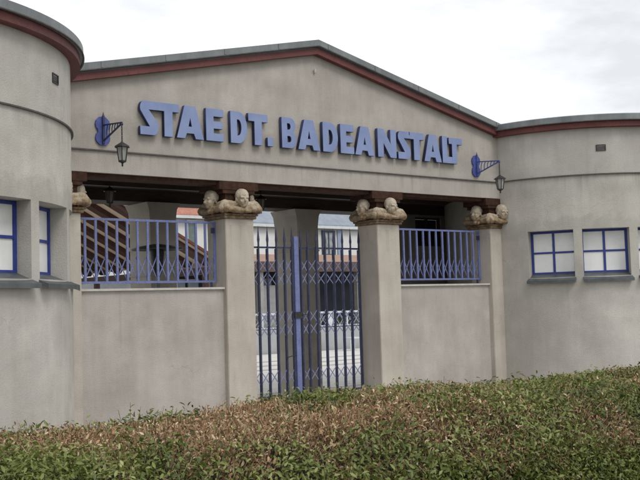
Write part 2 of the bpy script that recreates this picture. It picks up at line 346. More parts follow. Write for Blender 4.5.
def pillar(x0, label, sides, k):
    xc, yc = x0+PW/2, PD/2
    p = MB().box(x0, x0+PW, 0, PD, 0, G+1.295).build('pillar', stucco_pillar, portal, bevel=.008); p['label'] = label
    cp = MB(); cp.box(x0-.035, x0+PW+.035, -.035, PD+.035, G+1.292, G+1.335)
    cp.box(x0-.055, x0+PW+.055, -.055, PD+.055, G+1.3352, G+1.368)
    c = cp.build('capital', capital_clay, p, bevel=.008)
    core = MB().box(x0+.03, x0+PW-.03, .03, PD-.03, G+1.3685, G+1.71)
    core.box(x0-.09, x0+PW+.09, -.012, PD+.06, G+1.715, G+1.84-.002)
    core.box(x0-.03, x0+PW+.03, -.004, PD+.02, G+1.66, G+1.7148)
    core.build('abacus', brown_tile, p)
    for i, a in enumerate(sides):
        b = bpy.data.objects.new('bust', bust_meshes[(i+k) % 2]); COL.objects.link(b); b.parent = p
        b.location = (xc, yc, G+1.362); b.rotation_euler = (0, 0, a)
    return p
H2 = math.pi/2
pillar(-C4-PW, 'stucco pillar with carved head capital beside the left pavilion', (0, H2, math.pi, -H2), 0)
pillar(-B-PW, 'stucco gate pillar with carved heads on the left of the gate', (0, H2, math.pi, -H2), 0)
pillar(B, 'stucco gate pillar with carved heads on the right of the gate', (0, H2, math.pi, -H2), 1)
pillar(C4, 'stucco pillar with carved heads beside the right pavilion', (0, H2, math.pi, -H2), 0)
# rear pillars with flared tops
rear_m = mat('rear_pillar_stucco', (.33, .30, .26), (.42, .385, .34), scale=2, rough=.95, bump=.3, bscale=40)
for x0 in (-1.76, 1.24):
    m = MB().box(x0, x0+.48, 2.15, 2.84, 0, G+1.45)
    pr = []
    x1 = x0+.48
    m.add([(x0, 2.15, G+1.4502), (x1, 2.15, G+1.4502), (x1, 2.84, G+1.4502), (x0, 2.84, G+1.4502),
           (x0-.02, 2.14, G+1.63), (x1+.02, 2.14, G+1.63), (x1+.02, 2.85, G+1.63), (x0-.02, 2.85, G+1.63),
           (x0-.07, 2.12, G+1.742), (x1+.07, 2.12, G+1.742), (x1+.07, 2.87, G+1.742), (x0-.07, 2.87, G+1.742)],
          [(0, 1, 5, 4), (1, 2, 6, 5), (2, 3, 7, 6), (3, 0, 4, 7), (4, 5, 9, 8), (5, 6, 10, 9), (6, 7, 11, 10), (7, 4, 8, 11), (8, 9, 10, 11), (3, 2, 1, 0)])
    for zz in (.55, .98): m.box(x0-.012, x1+.012, 2.138, 2.852, G+zz, G+zz+.03)
    m.build('rear_pillar', rear_m, portal)
# rear wall of right bay and its window
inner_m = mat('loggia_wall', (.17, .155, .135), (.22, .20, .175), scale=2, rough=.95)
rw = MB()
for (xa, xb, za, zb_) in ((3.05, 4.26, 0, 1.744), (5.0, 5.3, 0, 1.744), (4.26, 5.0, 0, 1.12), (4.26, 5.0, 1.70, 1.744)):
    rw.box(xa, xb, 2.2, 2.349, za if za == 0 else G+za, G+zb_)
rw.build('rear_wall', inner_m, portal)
rwn = MB().box(4.26, 4.30, 2.24, 2.30, G+1.12, G+1.70).box(4.96, 5.0, 2.24, 2.30, G+1.12, G+1.70).box(4.3, 4.96, 2.24, 2.30, G+1.12, G+1.16).box(4.3, 4.96, 2.24, 2.30, G+1.66, G+1.70).box(4.61, 4.65, 2.24, 2.30, G+1.16, G+1.66).build('rear_window', dark_wood, portal)
MB().box(4.3, 4.96, 2.31, 2.33, G+1.16, G+1.66).build('pane', dark_void, rwn)
# parapets
for x0, x1, lab in ((-C4, -B-PW, 'stucco parapet wall left of the gate'), (B+PW, C4, 'stucco parapet wall right of the gate')):
    p = MB().box(x0+.0005, x1-.0005, .084, .41, 0, G+.268).build('parapet', stucco, portal); p['label'] = lab
    MB().box(x0+.0015, x1-.0015, .045, .44, G+.2685, G+.298).build('sill', stone_sill, p)

# ---------------------------------------------------------------- round pavilions
CX, CY, RT = 6.982, .239, 2.712
WC = [-154.9, -134.6, -114.3, -94, -73.7]; HW = 8.55
ZS, ZH = G+.36, G+1.195
def pavilion(s):
    side = 'left' if s < 0 else 'right'
    lab = {'left': 'round grey stucco pavilion on the left with two deep windows and curved red eaves',
           'right': 'round grey stucco pavilion on the right with small blue windows and stained plaster'}[side]
    t = thing('round_pavilion', (s*CX, CY, 0), lab, 'building', 'round corner pavilions')
    def P(th, r, z): a = math.radians(th); return (s*(CX+r*math.cos(a)), CY+r*math.sin(a), z)
    # angular breakpoints
    segs = []; cur = -185.
    for c in WC:
        n = max(1, int(abs(c-HW-cur)/1.5)); segs += [(cur+(c-HW-cur)*i/n, cur+(c-HW-cur)*(i+1)/n, False) for i in range(n)]
        segs += [(c-HW+2*HW*i/10, c-HW+2*HW*(i+1)/10, True) for i in range(10)]; cur = c+HW
    n = int((175-cur)/2.5); segs += [(cur+(175-cur)*i/n, cur+(175-cur)*(i+1)/n, False) for i in range(n)]
    m = MB(); zt = G+3.06
    angs = [a for a, _, _ in segs]; win = [w_ for _, _, w_ in segs]; na = len(angs)
    lev = [0, ZS, ZH, zt]
    m.v = [P(a, RT, z) for z in lev for a in angs]
    for k in range(3):
        for i in range(na):
            if k == 1 and win[i]: continue
            j = (i+1) % na; m.f.append((k*na+i, k*na+j, (k+1)*na+j, (k+1)*na+i))
    wall = m.build('wall', stucco_tower, t, smooth=True)
    dep = .2
    rv = MB(); x_hw = RT*math.sin(math.radians(HW))
    for c in WC:
        a = math.radians(c); nrm = Vector((s*math.cos(a), math.sin(a), 0)); tan = Vector((-s*math.sin(a), math.cos(a), 0))
        cen = Vector((s*CX, CY, 0))
        def Q(u, d, z): return cen+nrm*(RT*math.cos(math.radians(HW))-d)+tan*u+Vector((0, 0, z))
        # jambs, head, base as quads strips following the curved outer edge
        for u in (-x_hw, x_hw):
            rv.add([Q(u, 0, ZS), Q(u, dep+.06, ZS), Q(u, dep+.06, ZH), Q(u, 0, ZH)], [(0, 1, 2, 3)])
        for z in (ZS, ZH):
            arc = [P(c-HW+2*HW*i/10, RT, z) for i in range(11)]; inn = [Q(-x_hw+2*x_hw*(i/10), dep+.06, z) for i in range(11)]
            if (Vector(arc[0])-Q(-x_hw, 0, z)).length > .1: inn = inn[::-1]
            o = len(rv.v); rv.v += [tuple(v) for v in arc+inn]
            for i in range(10): rv.f.append((o+i, o+i+1, o+12+i, o+11+i))
        rot = Matrix((tan, nrm, Vector((0, 0, 1)))).transposed()
        base = cen+nrm*(RT*math.cos(math.radians(HW)))
        def wbox(mb, u0, u1, d0, d1, z0, z1):   # d measured inwards
            pts = [base+tan*u-nrm*d+Vector((0, 0, z)) for z in (z0, z1) for d in (d0, d1) for u in (u0, u1)]
            mb.add(pts, [(0, 2, 3, 1), (4, 5, 7, 6), (0, 1, 5, 4), (2, 6, 7, 3), (0, 4, 6, 2), (1, 3, 7, 5)])
        fr = MB(); e = .001
        fw = .042; U = x_hw-e
        wbox(fr, -U, -U+fw, dep, dep+.05, ZS+e, ZH-e); wbox(fr, U-fw, U, dep, dep+.05, ZS+e, ZH-e)
        wbox(fr, -U+fw, U-fw, dep, dep+.05, ZH-fw, ZH-e); wbox(fr, -U+fw, U-fw, dep, dep+.05, ZS+e, ZS+.10)
        wbox(fr, -.02, .02, dep+.005, dep+.045, ZS+.10, ZH-fw)
        zm = (ZS+.06+ZH)/2
        wbox(fr, -U+fw, -.02, dep+.007, dep+.043, zm-.017, zm+.017); wbox(fr, .02, U-fw, dep+.007, dep+.043, zm-.017, zm+.017)
        wf = fr.build('window', blue_win, t)
        pn = MB(); wbox(pn, -U+fw, U-fw, dep+.022, dep+.03, ZS+.10, ZH-fw); pn.build('pane', pane_mat, wf)
        sl = MB()
        pts = []
        for (u, d, z) in ((-U-.0, dep-.001, ZS+.07), (U, dep-.001, ZS+.07), (U+.03, -.11, ZS-.05), (-U-.03, -.11, ZS-.05), (-U, dep-.001, ZS+.03), (U, dep-.001, ZS+.03), (U+.03, -.11, ZS-.10), (-U-.03, -.11, ZS-.10)):
            pts.append(base+tan*u-nrm*d+Vector((0, 0, z)))
        # outer flared ends in front of the wall only
        mid = [base+tan*(U*sg)-nrm*(-.005)+Vector((0, 0, ZS+.03-.065*(dep+.004)/(dep+.13))) for sg in (-1, 1)]
        sl.add(pts, [(0, 1, 2, 3), (4, 7, 6, 5), (3, 2, 6, 7), (0, 3, 7, 4), (1, 5, 6, 2), (0, 4, 5, 1)])
        sl.build('sill', sill_grey, wf)
    rv.build('window_reveal', stucco_tower, t, recalc=False)
    # drip moulding, fascia, roof
    def ring(prof, name, mt, par, a0=-190, a1=180, n=150):
        k = MB(); n2 = n; full = (a0, a1)
        for i in range(n2):
            th = -180+360*i/n2
            for (r, z) in prof: k.v.append(P(th, r, z))
        q = len(prof)
        for i in range(n2):
            j = (i+1) % n2
            for c in range(q): d = (c+1) % q; k.f.append((i*q+c, j*q+c, j*q+d, i*q+d))
        return k.build(name, mt, par, smooth=True)
    ring([(RT-.002, G+2.133), (RT+.03, G+2.133), (RT+.03, G+2.150), (RT-.002, G+2.158)], 'drip_moulding', drip_shadow_mat, t)
    ring([(RT-.3, G+2.955), (RT+.118, G+2.965), (RT+.118, G+3.068), (RT-.3, G+3.068)], 'fascia', oxide, t)
    rf = MB(); n = 150
    prof = [(RT+.135, G+3.0685), (RT+.16, G+3.072), (RT+.16, G+3.17), (RT+.13, G+3.185), (RT+.06, G+3.187), (.2, G+3.24), (.01, G+3.25)]
    rf.v = [P(360*i/n, r, z) for (r, z) in prof for i in range(n)]
    for k_ in range(len(prof)-1):
        for i in range(n): rf.f.append((k_*n+i, k_*n+(i+1) % n, (k_+1)*n+(i+1) % n, (k_+1)*n+i))
    rf.f.append(tuple(range(n)))
    rfo = rf.build('roof', metal_grey, t, smooth=True)
    ring([(RT+.15, G+3.06), (RT+.172, G+3.06), (RT+.172, G+3.073), (RT+.15, G+3.073)], 'roof_edging', drip_shadow_mat, rfo)
    v = MB(); 
    a = math.radians(-135); nrm = Vector((s*math.cos(a), math.sin(a), 0)); tan = Vector((-s*math.sin(a), math.cos(a), 0)); c = Vector((s*CX, CY, G+2.605))+nrm*RT
    def vb(mb, u0, u1, d0, d1, z0, z1):
        mb.add([c+tan*u+nrm*d+Vector((0, 0, z)) for z in (z0, z1) for d in (d0, d1) for u in (u0, u1)], [(0, 2, 3, 1), (4, 5, 7, 6), (0, 1, 5, 4), (2, 6, 7, 3), (0, 4, 6, 2), (1, 3, 7, 5)])
    vb(v, -.085, -.07, -.01, .012, -.055, .055); vb(v, .07, .085, -.01, .012, -.055, .055); vb(v, -.07, .07, -.01, .012, .042, .055); vb(v, -.07, .07, -.01, .012, -.055, -.042)
    for z in (-.03, -.008, .014): vb(v, -.07, .07, -.004, .007, z, z+.012)
    vo = v.build('vent', dark_iron, t)
    return t
pav_l = pavilion(-1); pav_r = pavilion(1)

# ---------------------------------------------------------------- lettering
def arcpts(cx, cz, rx, rz, a0, a1, n=12):
    return [(cx+rx*math.cos(math.radians(a0+(a1-a0)*i/n)), cz+rz*math.sin(math.radians(a0+(a1-a0)*i/n))) for i in range(n+1)]
def glyph(ch):
    # outlines in a unit box; first outline is the outside, the rest are holes
    if ch == 'S': return [[(.02, 0), (.98, 0), (.98, .24)]+[(.55, .24), (.95, .56)]+[(.93, .62), (.45, .62)][:0]+[(.99, .80), (.99, 1), (.30, 1)]+arcpts(.30, .70, .30, .30, 90, 215, 8)+[(.46, .24), (.02, .24)]]
    if ch == 's': return None
    if ch == 'T': return [[(.31, 0), (.69, 0), (.69, .76), (1, .76), (1, 1), (0, 1), (0, .76), (.31, .76)]]
    if ch == 'E': return [[(0, 0), (1, 0), (1, .23), (.42, .23), (.42, .39), (.94, .39), (.94, .61), (.42, .61), (.42, .77), (1, .77), (1, 1), (0, 1)]]
    if ch == 'A': return [[(0, 0), (.30, 0), (.36, .16), (.64, .16), (.70, 0), (1, 0), (.70, 1), (.30, 1)], [(.43, .36), (.50, .66), (.57, .36)]]
    if ch == 'D': return [[(0, 0), (.48, 0)]+arcpts(.48, .5, .52, .5, -90, 90, 16)+[(0, 1)], [(.38, .24), (.38, .76)]+arcpts(.46, .5, .20, .26, 90, -90, 10)]
    if ch == 'B': return [[(0, 0), (.58, 0)]+arcpts(.60, .27, .40, .27, -80, 62, 8)+arcpts(.56, .76, .38, .24, -40, 90, 8)+[(0, 1)], [(.36, .18), (.36, .40), (.52, .40)]+arcpts(.52, .29, .13, .11, 90, -90, 6), [(.36, .60), (.36, .82), (.50, .82)]+arcpts(.50, .71, .12, .11, 90, -90, 6)]
    if ch == 'N': return [[(0, 0), (.30, 0), (.30, .52), (.68, 0), (1, 0), (1, 1), (.70, 1), (.70, .46), (.32, 1), (0, 1)]]
    if ch == 'L': return [[(0, 0), (1, 0), (1, .24), (.62, .24), (.62, 1), (0, 1)]]
    if ch == '.': return [[(0, 0), (1, 0), (1, 1), (0, 1)]]
def s_glyph():
    o = [(.0, 0), (1, 0)]
    return [[(0, 0), (.72, 0)]+arcpts(.72, .24, .28, .24, -90, 40, 8)+[(.46, .76), (.95, .76), (.95, 1), (.22, 1)]+arcpts(.22, .80, .22, .20, 90, 205, 8)+[(.52, .26), (.52, .24), (0, .24)]]
sign = thing('sign_lettering', (0, -.02, G+2.4), 'raised periwinkle blue letters spelling STAEDT. BADEANSTALT on the gable wall', 'sign')
LET = [('S', -3.125, -2.845), ('T', -2.855, -2.515), ('A', -2.56, -2.10), ('E', -2.075, -1.76), ('D', -1.655, -1.345), ('T', -1.33, -.985), ('.', -.985, -.885),
       ('B', -.725, -.43), ('A', -.415, .035), ('D', .075, .40), ('E', .435, .735), ('A', .74, 1.175), ('N', 1.235, 1.665), ('S', 1.70, 1.985), ('T', 1.955, 2.305), ('A', 2.30, 2.735), ('L', 2.725, 2.965), ('T', 2.78, 3.19)]
ZB, ZT = G+2.398, G+2.862
for i, (ch, x0, x1) in enumerate(LET):
    gl = s_glyph() if ch == 'S' else glyph(ch)
    z0, z1 = ZB, ZT
    if ch in 'AEDBN': x0 += .008; x1 -= .014
    if ch == '.': z1 = ZB+.125
    if i == 17: gl = [[(.36, .20), (.70, .20), (.70, .76), (1, .76), (1, 1), (0, 1), (0, .76), (.36, .76)]]
    if i == 16: gl = [[(0, 0), (1, 0), (1, .235), (.47, .235), (.47, 1), (0, 1)]]
    if i == 16: x0, x1 = 2.752, 3.0
    if i == 17: gl = [[(.255, 0), (.60, 0), (.60, .74), (1, .74), (1, .965), (.03, .965), (.03, .74), (.255, .74)]]
    if i == 17: x0, x1 = 2.905, 3.245
    cu = bpy.data.curves.new('letter', 'CURVE'); cu.dimensions = '2D'; cu.fill_mode = 'BOTH'; cu.extrude = .029; cu.bevel_depth = .003; cu.bevel_resolution = 1
    for pl in gl:
        sp = cu.splines.new('POLY'); sp.points.add(len(pl)-1); sp.use_cyclic_u = True
        for p_, (u, v) in zip(sp.points, pl): p_.co = (x0+(x1-x0)*u, z0+(z1-z0)*v, 0, 1)
    o = bpy.data.objects.new('tmp', cu); COL.objects.link(o)
    dg = bpy.context.evaluated_depsgraph_get(); me = bpy.data.meshes.new_from_object(o.evaluated_get(dg)); bpy.data.objects.remove(o)
    me.transform(Matrix.Rotation(math.pi/2, 4, 'X')); 
    dy = -.048 if i != 17 else -.0495
    me.transform(Matrix.Translation(Vector((0, dy, 0))-sign.location))
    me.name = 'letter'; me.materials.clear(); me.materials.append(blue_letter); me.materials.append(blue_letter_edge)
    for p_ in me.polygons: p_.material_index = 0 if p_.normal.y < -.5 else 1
    lo = bpy.data.objects.new('letter' if ch != '.' else 'full_stop', me); COL.objects.link(lo); lo.parent = sign
# small spacer pins that carry the letters
for (ch, x0, x1) in LET:
    xm = (x0+x1)/2
    MB().tube((xm, -.0165, ZB+.08), (xm, .0, ZB+.08), .008, n=6).build('spacer', dark_iron, sign)

# ---------------------------------------------------------------- lanterns
def lantern_body(t, x, y, ztip, chain_top, s=1.0, glass=lantern_glass, dark=dark_iron):
    # ztip = top of cap
    lan = MB()
    k = 6
    lan.lathe([(.012*s, .045*s), (.022*s, .03*s), (.04*s, .02*s), (.105*s, -.022*s), (.108*s, -.034*s), (.07*s, -.036*s)], (x, y, ztip), n=k)
    lan.lathe([(.05*s, -.205*s), (.05*s, -.222*s), (.02*s, -.235*s), (.008*s, -.25*s), (.014*s, -.262*s), (.004*s, -.285*s)], (x, y, ztip), n=12)
    for i in range(k):
        a = 2*math.pi*i/k; lan.bar((x+.076*s*math.cos(a), y+.076*s*math.sin(a), ztip-.034*s), (x+.05*s*math.cos(a), y+.05*s*math.sin(a), ztip-.21*s), .010*s)
    body = lan.build('lantern', dark, t)
    g = MB().lathe([(.072*s, -.037*s), (.047*s, -.204*s)], (x, y, ztip), n=k).build('lantern_glass', glass, body)
    MB().tube((x, y, ztip-.2*s), (x, y, ztip-.11*s), .014*s).build('lamp_socket', stone_sill, body)
    ch = MB(); n = max(3, int((chain_top-ztip-.04*s)/.022)); st_ = (chain_top-ztip-.04*s)/n
    for i in range(n):
        zc = ztip+.04*s+st_*(i+.5)
        d = (.008, 0) if i % 2 else (0, .008)
        for sg in (-1, 1): ch.bar((x+d[0]*sg, y+d[1]*sg, zc-st_*.6), (x+d[0]*sg, y+d[1]*sg, zc+st_*.6), .005)
        for zz in (-st_*.6, st_*.6): ch.bar((x-d[0], y-d[1], zc+zz), (x+d[0], y+d[1], zc+zz), .005)
    ch.build('chain', dark, t)
def wall_lantern(xc, label, brk):
    t = thing('wall_lantern', (xc, 0, G+2.4), label, 'lantern', 'bracket lanterns on the gable wall')
    zc = G+2.398
    # four-lobed plate
    o = []
    for i in range(48):
        a = 2*math.pi*i/48
        r1 = .105*math.cos(math.pi/8)/math.cos(((a+math.pi/8) % (math.pi/4))-math.pi/8)
        o.append(a)
    out = []
    def octo(cz): return [(xc+.108*math.cos(math.radians(22.5+45*i)), cz+.108*math.sin(math.radians(22.5+45*i))) for i in range(8)]
    hi, lo = zc+.092, zc-.092
    top = [(xc+.108*math.cos(math.radians(a)), hi+.108*math.sin(math.radians(a))) for a in (-30, 0, 25, 65, 115, 155, 180, 210)]
    bot = [(xc+.108*math.cos(math.radians(a)), lo+.108*math.sin(math.radians(a))) for a in (150, 180, 205, 245, 295, 335, 0, 30)]
    MB().prism([(top[-1][0]+.012, zc)][:0]+top+[(xc-.072, zc+.02), (xc-.072, zc-.02)]+bot+[(xc+.072, zc-.02), (xc+.072, zc+.02)], -.03, -.001).build('wall_plate', blue_plate_lit_bracket, t, bevel=.003)
    b = MB()
    b.bar((xc, -.044, G+2.22), (xc, -.044, G+2.60), .03, .026); b.tube((xc, -.044, G+2.60), (xc, -.044, G+2.65), .014, .003)
    zt, ztip = G+2.475, G+2.425
    b.bar((xc, -.04, zt), (xc, -.57, ztip), .018, .018); b.bar((xc, -.04, G+2.26), (xc, -.56, ztip-.01), .018, .018)
    for i in range(6):
        u = .10+.075*i; za = zt+(ztip-zt)*u/.53; zb = G+2.26+(ztip-.01-G-2.26)*u/.52
        ym = -.04-u
        pr = None
        for q in range(5):      # gently bowed bars
            f = q/4; pt = (xc, ym+.018*math.sin(math.pi*f)-.03*f, zb+(za-zb)*f)
            if pr: b.bar(pr, pt, .010)
            pr = pt
    b.tube((xc-.012, -.565, ztip-.02), (xc+.012, -.565, ztip-.02), .014)
    b.build('bracket', brk, t)
    lantern_body(t, xc, -.56, G+2.135, ztip-.02)
    return t
wall_lantern(-3.66, 'hexagonal lantern on a blue bracket in a darker shaded tone left of the lettering, near the left pavilion', blue_bracket_shaded)  # same paint as the right bracket, shade put into its colour
wall_lantern(3.66, 'hexagonal lantern on a blue bracket in a brighter lit tone right of the lettering, near the right pavilion', blue_plate_lit_bracket)  # light on this bracket is put into its brighter blue
for x, lab in ((-2.9, 'small dark lantern hanging in the loggia above the left railing'), (-.155, 'small dark lantern hanging in the loggia above the gate')):
    t = thing('ceiling_lantern', (x, 1.3, G+1.93), lab, 'lantern', 'lanterns hanging in the loggia')
    lantern_body(t, x, 1.3, G+1.80, G+1.93, s=.95, glass=mat('dark_glass', (.10, .09, .07), (.14, .12, .1), rough=.3))  # glass toned darker than in the wall lanterns

# ---------------------------------------------------------------- railings
def railing(x0, x1, n, label, lock_right=True):
    t = thing('parapet_railing', ((x0+x1)/2, .267, G+.298), label, 'railing', 'blue railings on the parapets')
    y = .267; f = MB()
    f.box(x0, x1, y-.016, y+.016, G+1.232, G+1.262); f.box(x0, x1, y-.016, y+.016, G+.372, G+.402)
    f.build('frame', blue_rail, t)
    for i in range(n):
        x = x0+.012+(x1-x0-.024)*i/(n-1); th = .0155 if 0 < i < n-1 else .020
        MB().box(x-th, x+th, y-.012, y+.012, G+.4022, G+1.2318).build('bar', blue_rail, t)
    l = MB(); st_ = (x1-x0-.024)/(n-1)
    for i in range(n-1):
        xa = x0+.012+st_*i; xb = xa+st_
        l.bar((xa, y+.017, G+.42), (xb, y+.017, G+.76), .014, .004, up=(0, 1, 0)); l.bar((xa, y+.023, G+.76), (xb, y+.023, G+.42), .014, .004, up=(0, 1, 0))
    l.build('lattice', blue_rail, t)
    k = MB()
    for x in (x0+.08, x1-.08): k.box(x-.015, x+.015, y-.012, y+.012, G+.2985, G+.3718)
    k.build('foot', blue_gate, t)
    for (x, z) in ((x1-.055, 1.12), (x0+.06, .33)):
        MB().box(x-.032, x+.032, y-.035, y-.017, G+z-.03, G+z+.05 if z > 1 else G+z+.03).build('lock_box', blue_gate, t)
    return t
railing(-C4+.01, -B-PW-.01, 15, 'blue barred railing with crossed lattice on the parapet left of the gate')
railing(B+PW+.01, C4-.01, 15, 'blue barred railing with crossed lattice on the parapet right of the gate')

# ---------------------------------------------------------------- folding gate
gate = thing('folding_gate', (0, .45, 0), 'tall dark blue scissor lattice gate with spiked bars between the central pillars', 'gate')
gy = .445
gr = gate
xs_l = [-1.19, -1.02, -.85, -.68, -.51, -.35, -.205]; xs_r = [-.03, .11, .285, .47, .65, .835, 1.01, 1.19]
for xs, sd_ in ((xs_l, -1), (xs_r, 1)):
    fr = MB(); fr.box(xs[0]-.01, xs[-1]+.01, gy-.008, gy+.008, G+.897, G+.925)
    leaf = fr.build('gate_leaf', blue_gate, gate)
    MB().box(xs[0]-.01, xs[-1]+.01, gy-.008, gy+.010, G-1.40, G-1.375).build('bottom_rail', blue_gate, leaf)
    for x in xs:
        b = MB(); b.box(x-.012, x+.012, gy-.026, gy-.009, .06, G+.99)
        b.box(x-.012, x-.009, gy-.008, gy+.02, .06, G+.89); b.box(x+.009, x+.012, gy-.008, gy+.02, .06, G+.89)
        b.add([(x-.014, gy-.026, G+.99), (x+.014, gy-.026, G+.99), (x+.014, gy-.009, G+.99), (x-.014, gy-.009, G+.99), (x-.020, gy-.026, G+1.03), (x+.020, gy-.026, G+1.03), (x+.020, gy-.009, G+1.03), (x-.020, gy-.009, G+1.03), (x, gy-.017, G+1.255)],
              [(0, 1, 5, 4), (1, 2, 6, 5), (2, 3, 7, 6), (3, 0, 4, 7), (4, 5, 8), (5, 6, 8), (6, 7, 8), (7, 4, 8)])
        b.build('spiked_bar', blue_gate, leaf)
    for rows in (((.73, .53), (.53, .32)), ((-.07, -.27), (-.27, -.47)), ((-.98, -1.20),)):
        l = MB()
        for (za, zb) in rows:
            for a, c in zip(xs[:-1], xs[1:]):
                l.bar((a, gy+.002, G+za), (c, gy+.002, G+zb), .013, .004, up=(0, 1, 0)); l.bar((a, gy-.005, G+zb), (c, gy-.005, G+za), .013, .004, up=(0, 1, 0))
        l.build('lattice', blue_lattice, leaf)
MB().box(-.175, -.085, gy-.035, gy+.02, .03, G+1.09).build('gate_post', blue_rail, gate, bevel=.004)
MB().box(-.20, -.06, gy-.05, gy-.036, G-.20, G-.10).box(-.05, .04, gy-.045, gy-.03, G-.155, G-.14).build('lock', dark_iron, gate)
MB().tube((-.36, gy-.04, G-.80), (-.19, gy-.04, G-.765), .008).build('handle', dark_iron, gate)

# ---------------------------------------------------------------- patio heater in the loggia
ht = thing('patio_heater', (-1.95, 1.6, 0), 'dark mushroom shaped patio heater standing in the loggia behind the left railing', 'patio heater')
MB().lathe([(.40, 0), (.40, .018), (.30, .05), (.06, .09), (.0, .094)], (-1.95, 1.6, G+.93), n=32).build('reflector', dark_iron, ht, smooth=True)
MB().lathe([(.035, -.42), (.07, -.34), (.11, -.06), (.11, .0)], (-1.95, 1.6, G+.925), n=20).build('burner', dark_iron, ht, smooth=True)
MB().tube((-1.95, 1.6, .5), (-1.95, 1.6, G+.51), .03).build('pole', metal_grey, ht)
MB().lathe([(.24, .0), (.24, .04), (.2, .06), (.2, .5), (.12, .56)], (-1.95, 1.6, 0.004), n=24).build('gas_housing', metal_grey, ht, smooth=True)

# ---------------------------------------------------------------- courtyard: timber canopy
tan_wood = mat('tan_boards', (.46, .35, .26), (.56, .44, .33), scale=5, rough=.8, vec_scale=(.6, 8, 2))
red_wood = mat('red_brown_beam', (.035, .012, .009), (.06, .02, .015), scale=8, rough=.6)
cn = thing('timber_canopy', (2, 12, 0), 'sloping timber canopy with dark rafters and tan boards behind the left railing', 'shelter')
T = .53
def cz(x): return G+2.68-T*(x-1.67)
xa, xb = -1.6, 4.45
m = MB(); m.add([(xa, 9.85, cz(xa)), (xb, 9.85, cz(xb)), (xb, 23.5, cz(xb)), (xa, 23.5, cz(xa)), (xa, 9.85, cz(xa)+.05), (xb, 9.85, cz(xb)+.05), (xb, 23.5, cz(xb)+.05), (xa, 23.5, cz(xa)+.05)],
                [(0, 3, 2, 1), (4, 5, 6, 7), (0, 1, 5, 4), (1, 2, 6, 5), (2, 3, 7, 6), (3, 0, 4, 7)]); m.build('board_roof', tan_wood, cn)
y = 9.9
while y < 23.3:
    MB().bar((xa+.05, y+.2, cz(xa+.05)-.07), (xb-.05, y+.2, cz(xb-.05)-.07), .34, .12).build('rafter', red_wood, cn)
    y += 1.0
tile_m = mat('clay_tiles', (.36, .15, .11), (.46, .22, .165), scale=9, rough=.8, bump=.8, bscale=9, c3=(.25, .09, .06))
m = MB(); m.add([(xa, 9.80, cz(xa)+.055), (xb+.1, 9.80, cz(xb+.1)+.055), (xb+.1, 23.5, cz(xb+.1)+.055), (xa, 23.5, cz(xa)+.055), (xa, 9.80, cz(xa)+.13), (xb+.1, 9.80, cz(xb+.1)+.13), (xb+.1, 23.5, cz(xb+.1)+.13), (xa, 23.5, cz(xa)+.13)],
                [(0, 3, 2, 1), (4, 5, 6, 7), (0, 1, 5, 4), (1, 2, 6, 5), (2, 3, 7, 6), (3, 0, 4, 7)]); m.build('tile_cover', mat('dark_tiles', (.10, .035, .025), (.17, .06, .04), scale=20, bump=.6, bscale=12), cn)
for x in (-1.3, 4.3):
    MB().box(x-.08, x+.08, 9.9, 23.3, cz(x)-.40, cz(x)-.22).build('beam', red_wood, cn)
    for yy in (10.1, 16.4, 22.8): MB().box(x-.07, x+.07, yy-.07, yy+.07, 0.01, cz(x)-.401).build('post', red_wood, cn)

# ---------------------------------------------------------------- courtyard buildings
white_wall = mat('white_render', (.72, .72, .70), (.80, .80, .78), scale=1, rough=.9)
slate = mat('grey_roofing', (.20, .235, .28), (.27, .305, .35), scale=3, rough=.7)
far_blue = mat('far_window_frame', (.03, .04, .08), (.05, .06, .1), rough=.5)
def house(name, label, x0, x1, y0, y1, eave, ridge, roofm, overh=.35):
    h = thing(name, ((x0+x1)/2, (y0+y1)/2, 0), label, 'building')
    m = MB(); ym = (y0+y1)/2
    v = [(x0, y0, 0), (x1, y0, 0), (x1, y1, 0), (x0, y1, 0), (x0, y0, eave), (x1, y0, eave), (x1, y1, eave), (x0, y1, eave), (x0, ym, ridge-.1), (x1, ym, ridge-.1)]
    m.add(v, [(0, 1, 5, 4), (1, 2, 6, 9, 5), (2, 3, 7, 6), (3, 0, 4, 8, 7), (4, 5, 9, 8), (7, 8, 9, 6), (3, 2, 1, 0)]); m.build('wall', white_wall, h)
    k = (ridge-eave)/(ym-y0); r = MB()
    for sgn, yy in ((1, y0-overh), (-1, y1+overh)):
        ze = eave-k*overh+.06
        a = [(x0-overh, yy, ze), (x1+overh, yy, ze), (x1+overh, ym, ridge+.06), (x0-overh, ym, ridge+.06)]
        v = a+[(p[0], p[1], p[2]+.14) for p in a]
        r.add(v, [(0, 3, 2, 1), (4, 5, 6, 7), (0, 1, 5, 4), (1, 2, 6, 5), (2, 3, 7, 6), (3, 0, 4, 7)])
    rf = r.build('roof', roofm, h)
    MB().box(x0-overh, x1+overh, y0-overh-.12, y0-overh-.005, eave-k*overh+.02, eave-k*overh+.14).build('gutter', mat('white_gutter', (.6, .62, .63), (.7, .72, .72)), rf)
    return h
h1 = house('courtyard_house', 'white rendered house with grey roof and one dark framed window seen through the gate', 13.9, 34, 22, 30, G+3.42, G+6.6, slate, .12)
for wx in (17.86, 23.5, 28.5):
    w1 = MB().box(wx, wx+.08, 21.9, 21.99, G+2.15, G+3.28).box(wx+.64, wx+.72, 21.9, 21.99, G+2.15, G+3.28).box(wx+.08, wx+.64, 21.9, 21.99, G+2.15, G+2.23).box(wx+.08, wx+.64, 21.9, 21.99, G+3.2, G+3.28).box(wx+.33, wx+.39, 21.92, 21.98, G+2.23, G+3.2).build('window', far_blue, h1)
    MB().box(wx+.08, wx+.64, 21.94, 21.97, G+2.23, G+3.2).build('pane', mat('curtained_pane', (.22, .24, .26), (.4, .42, .42), scale=5, rough=.3), w1)
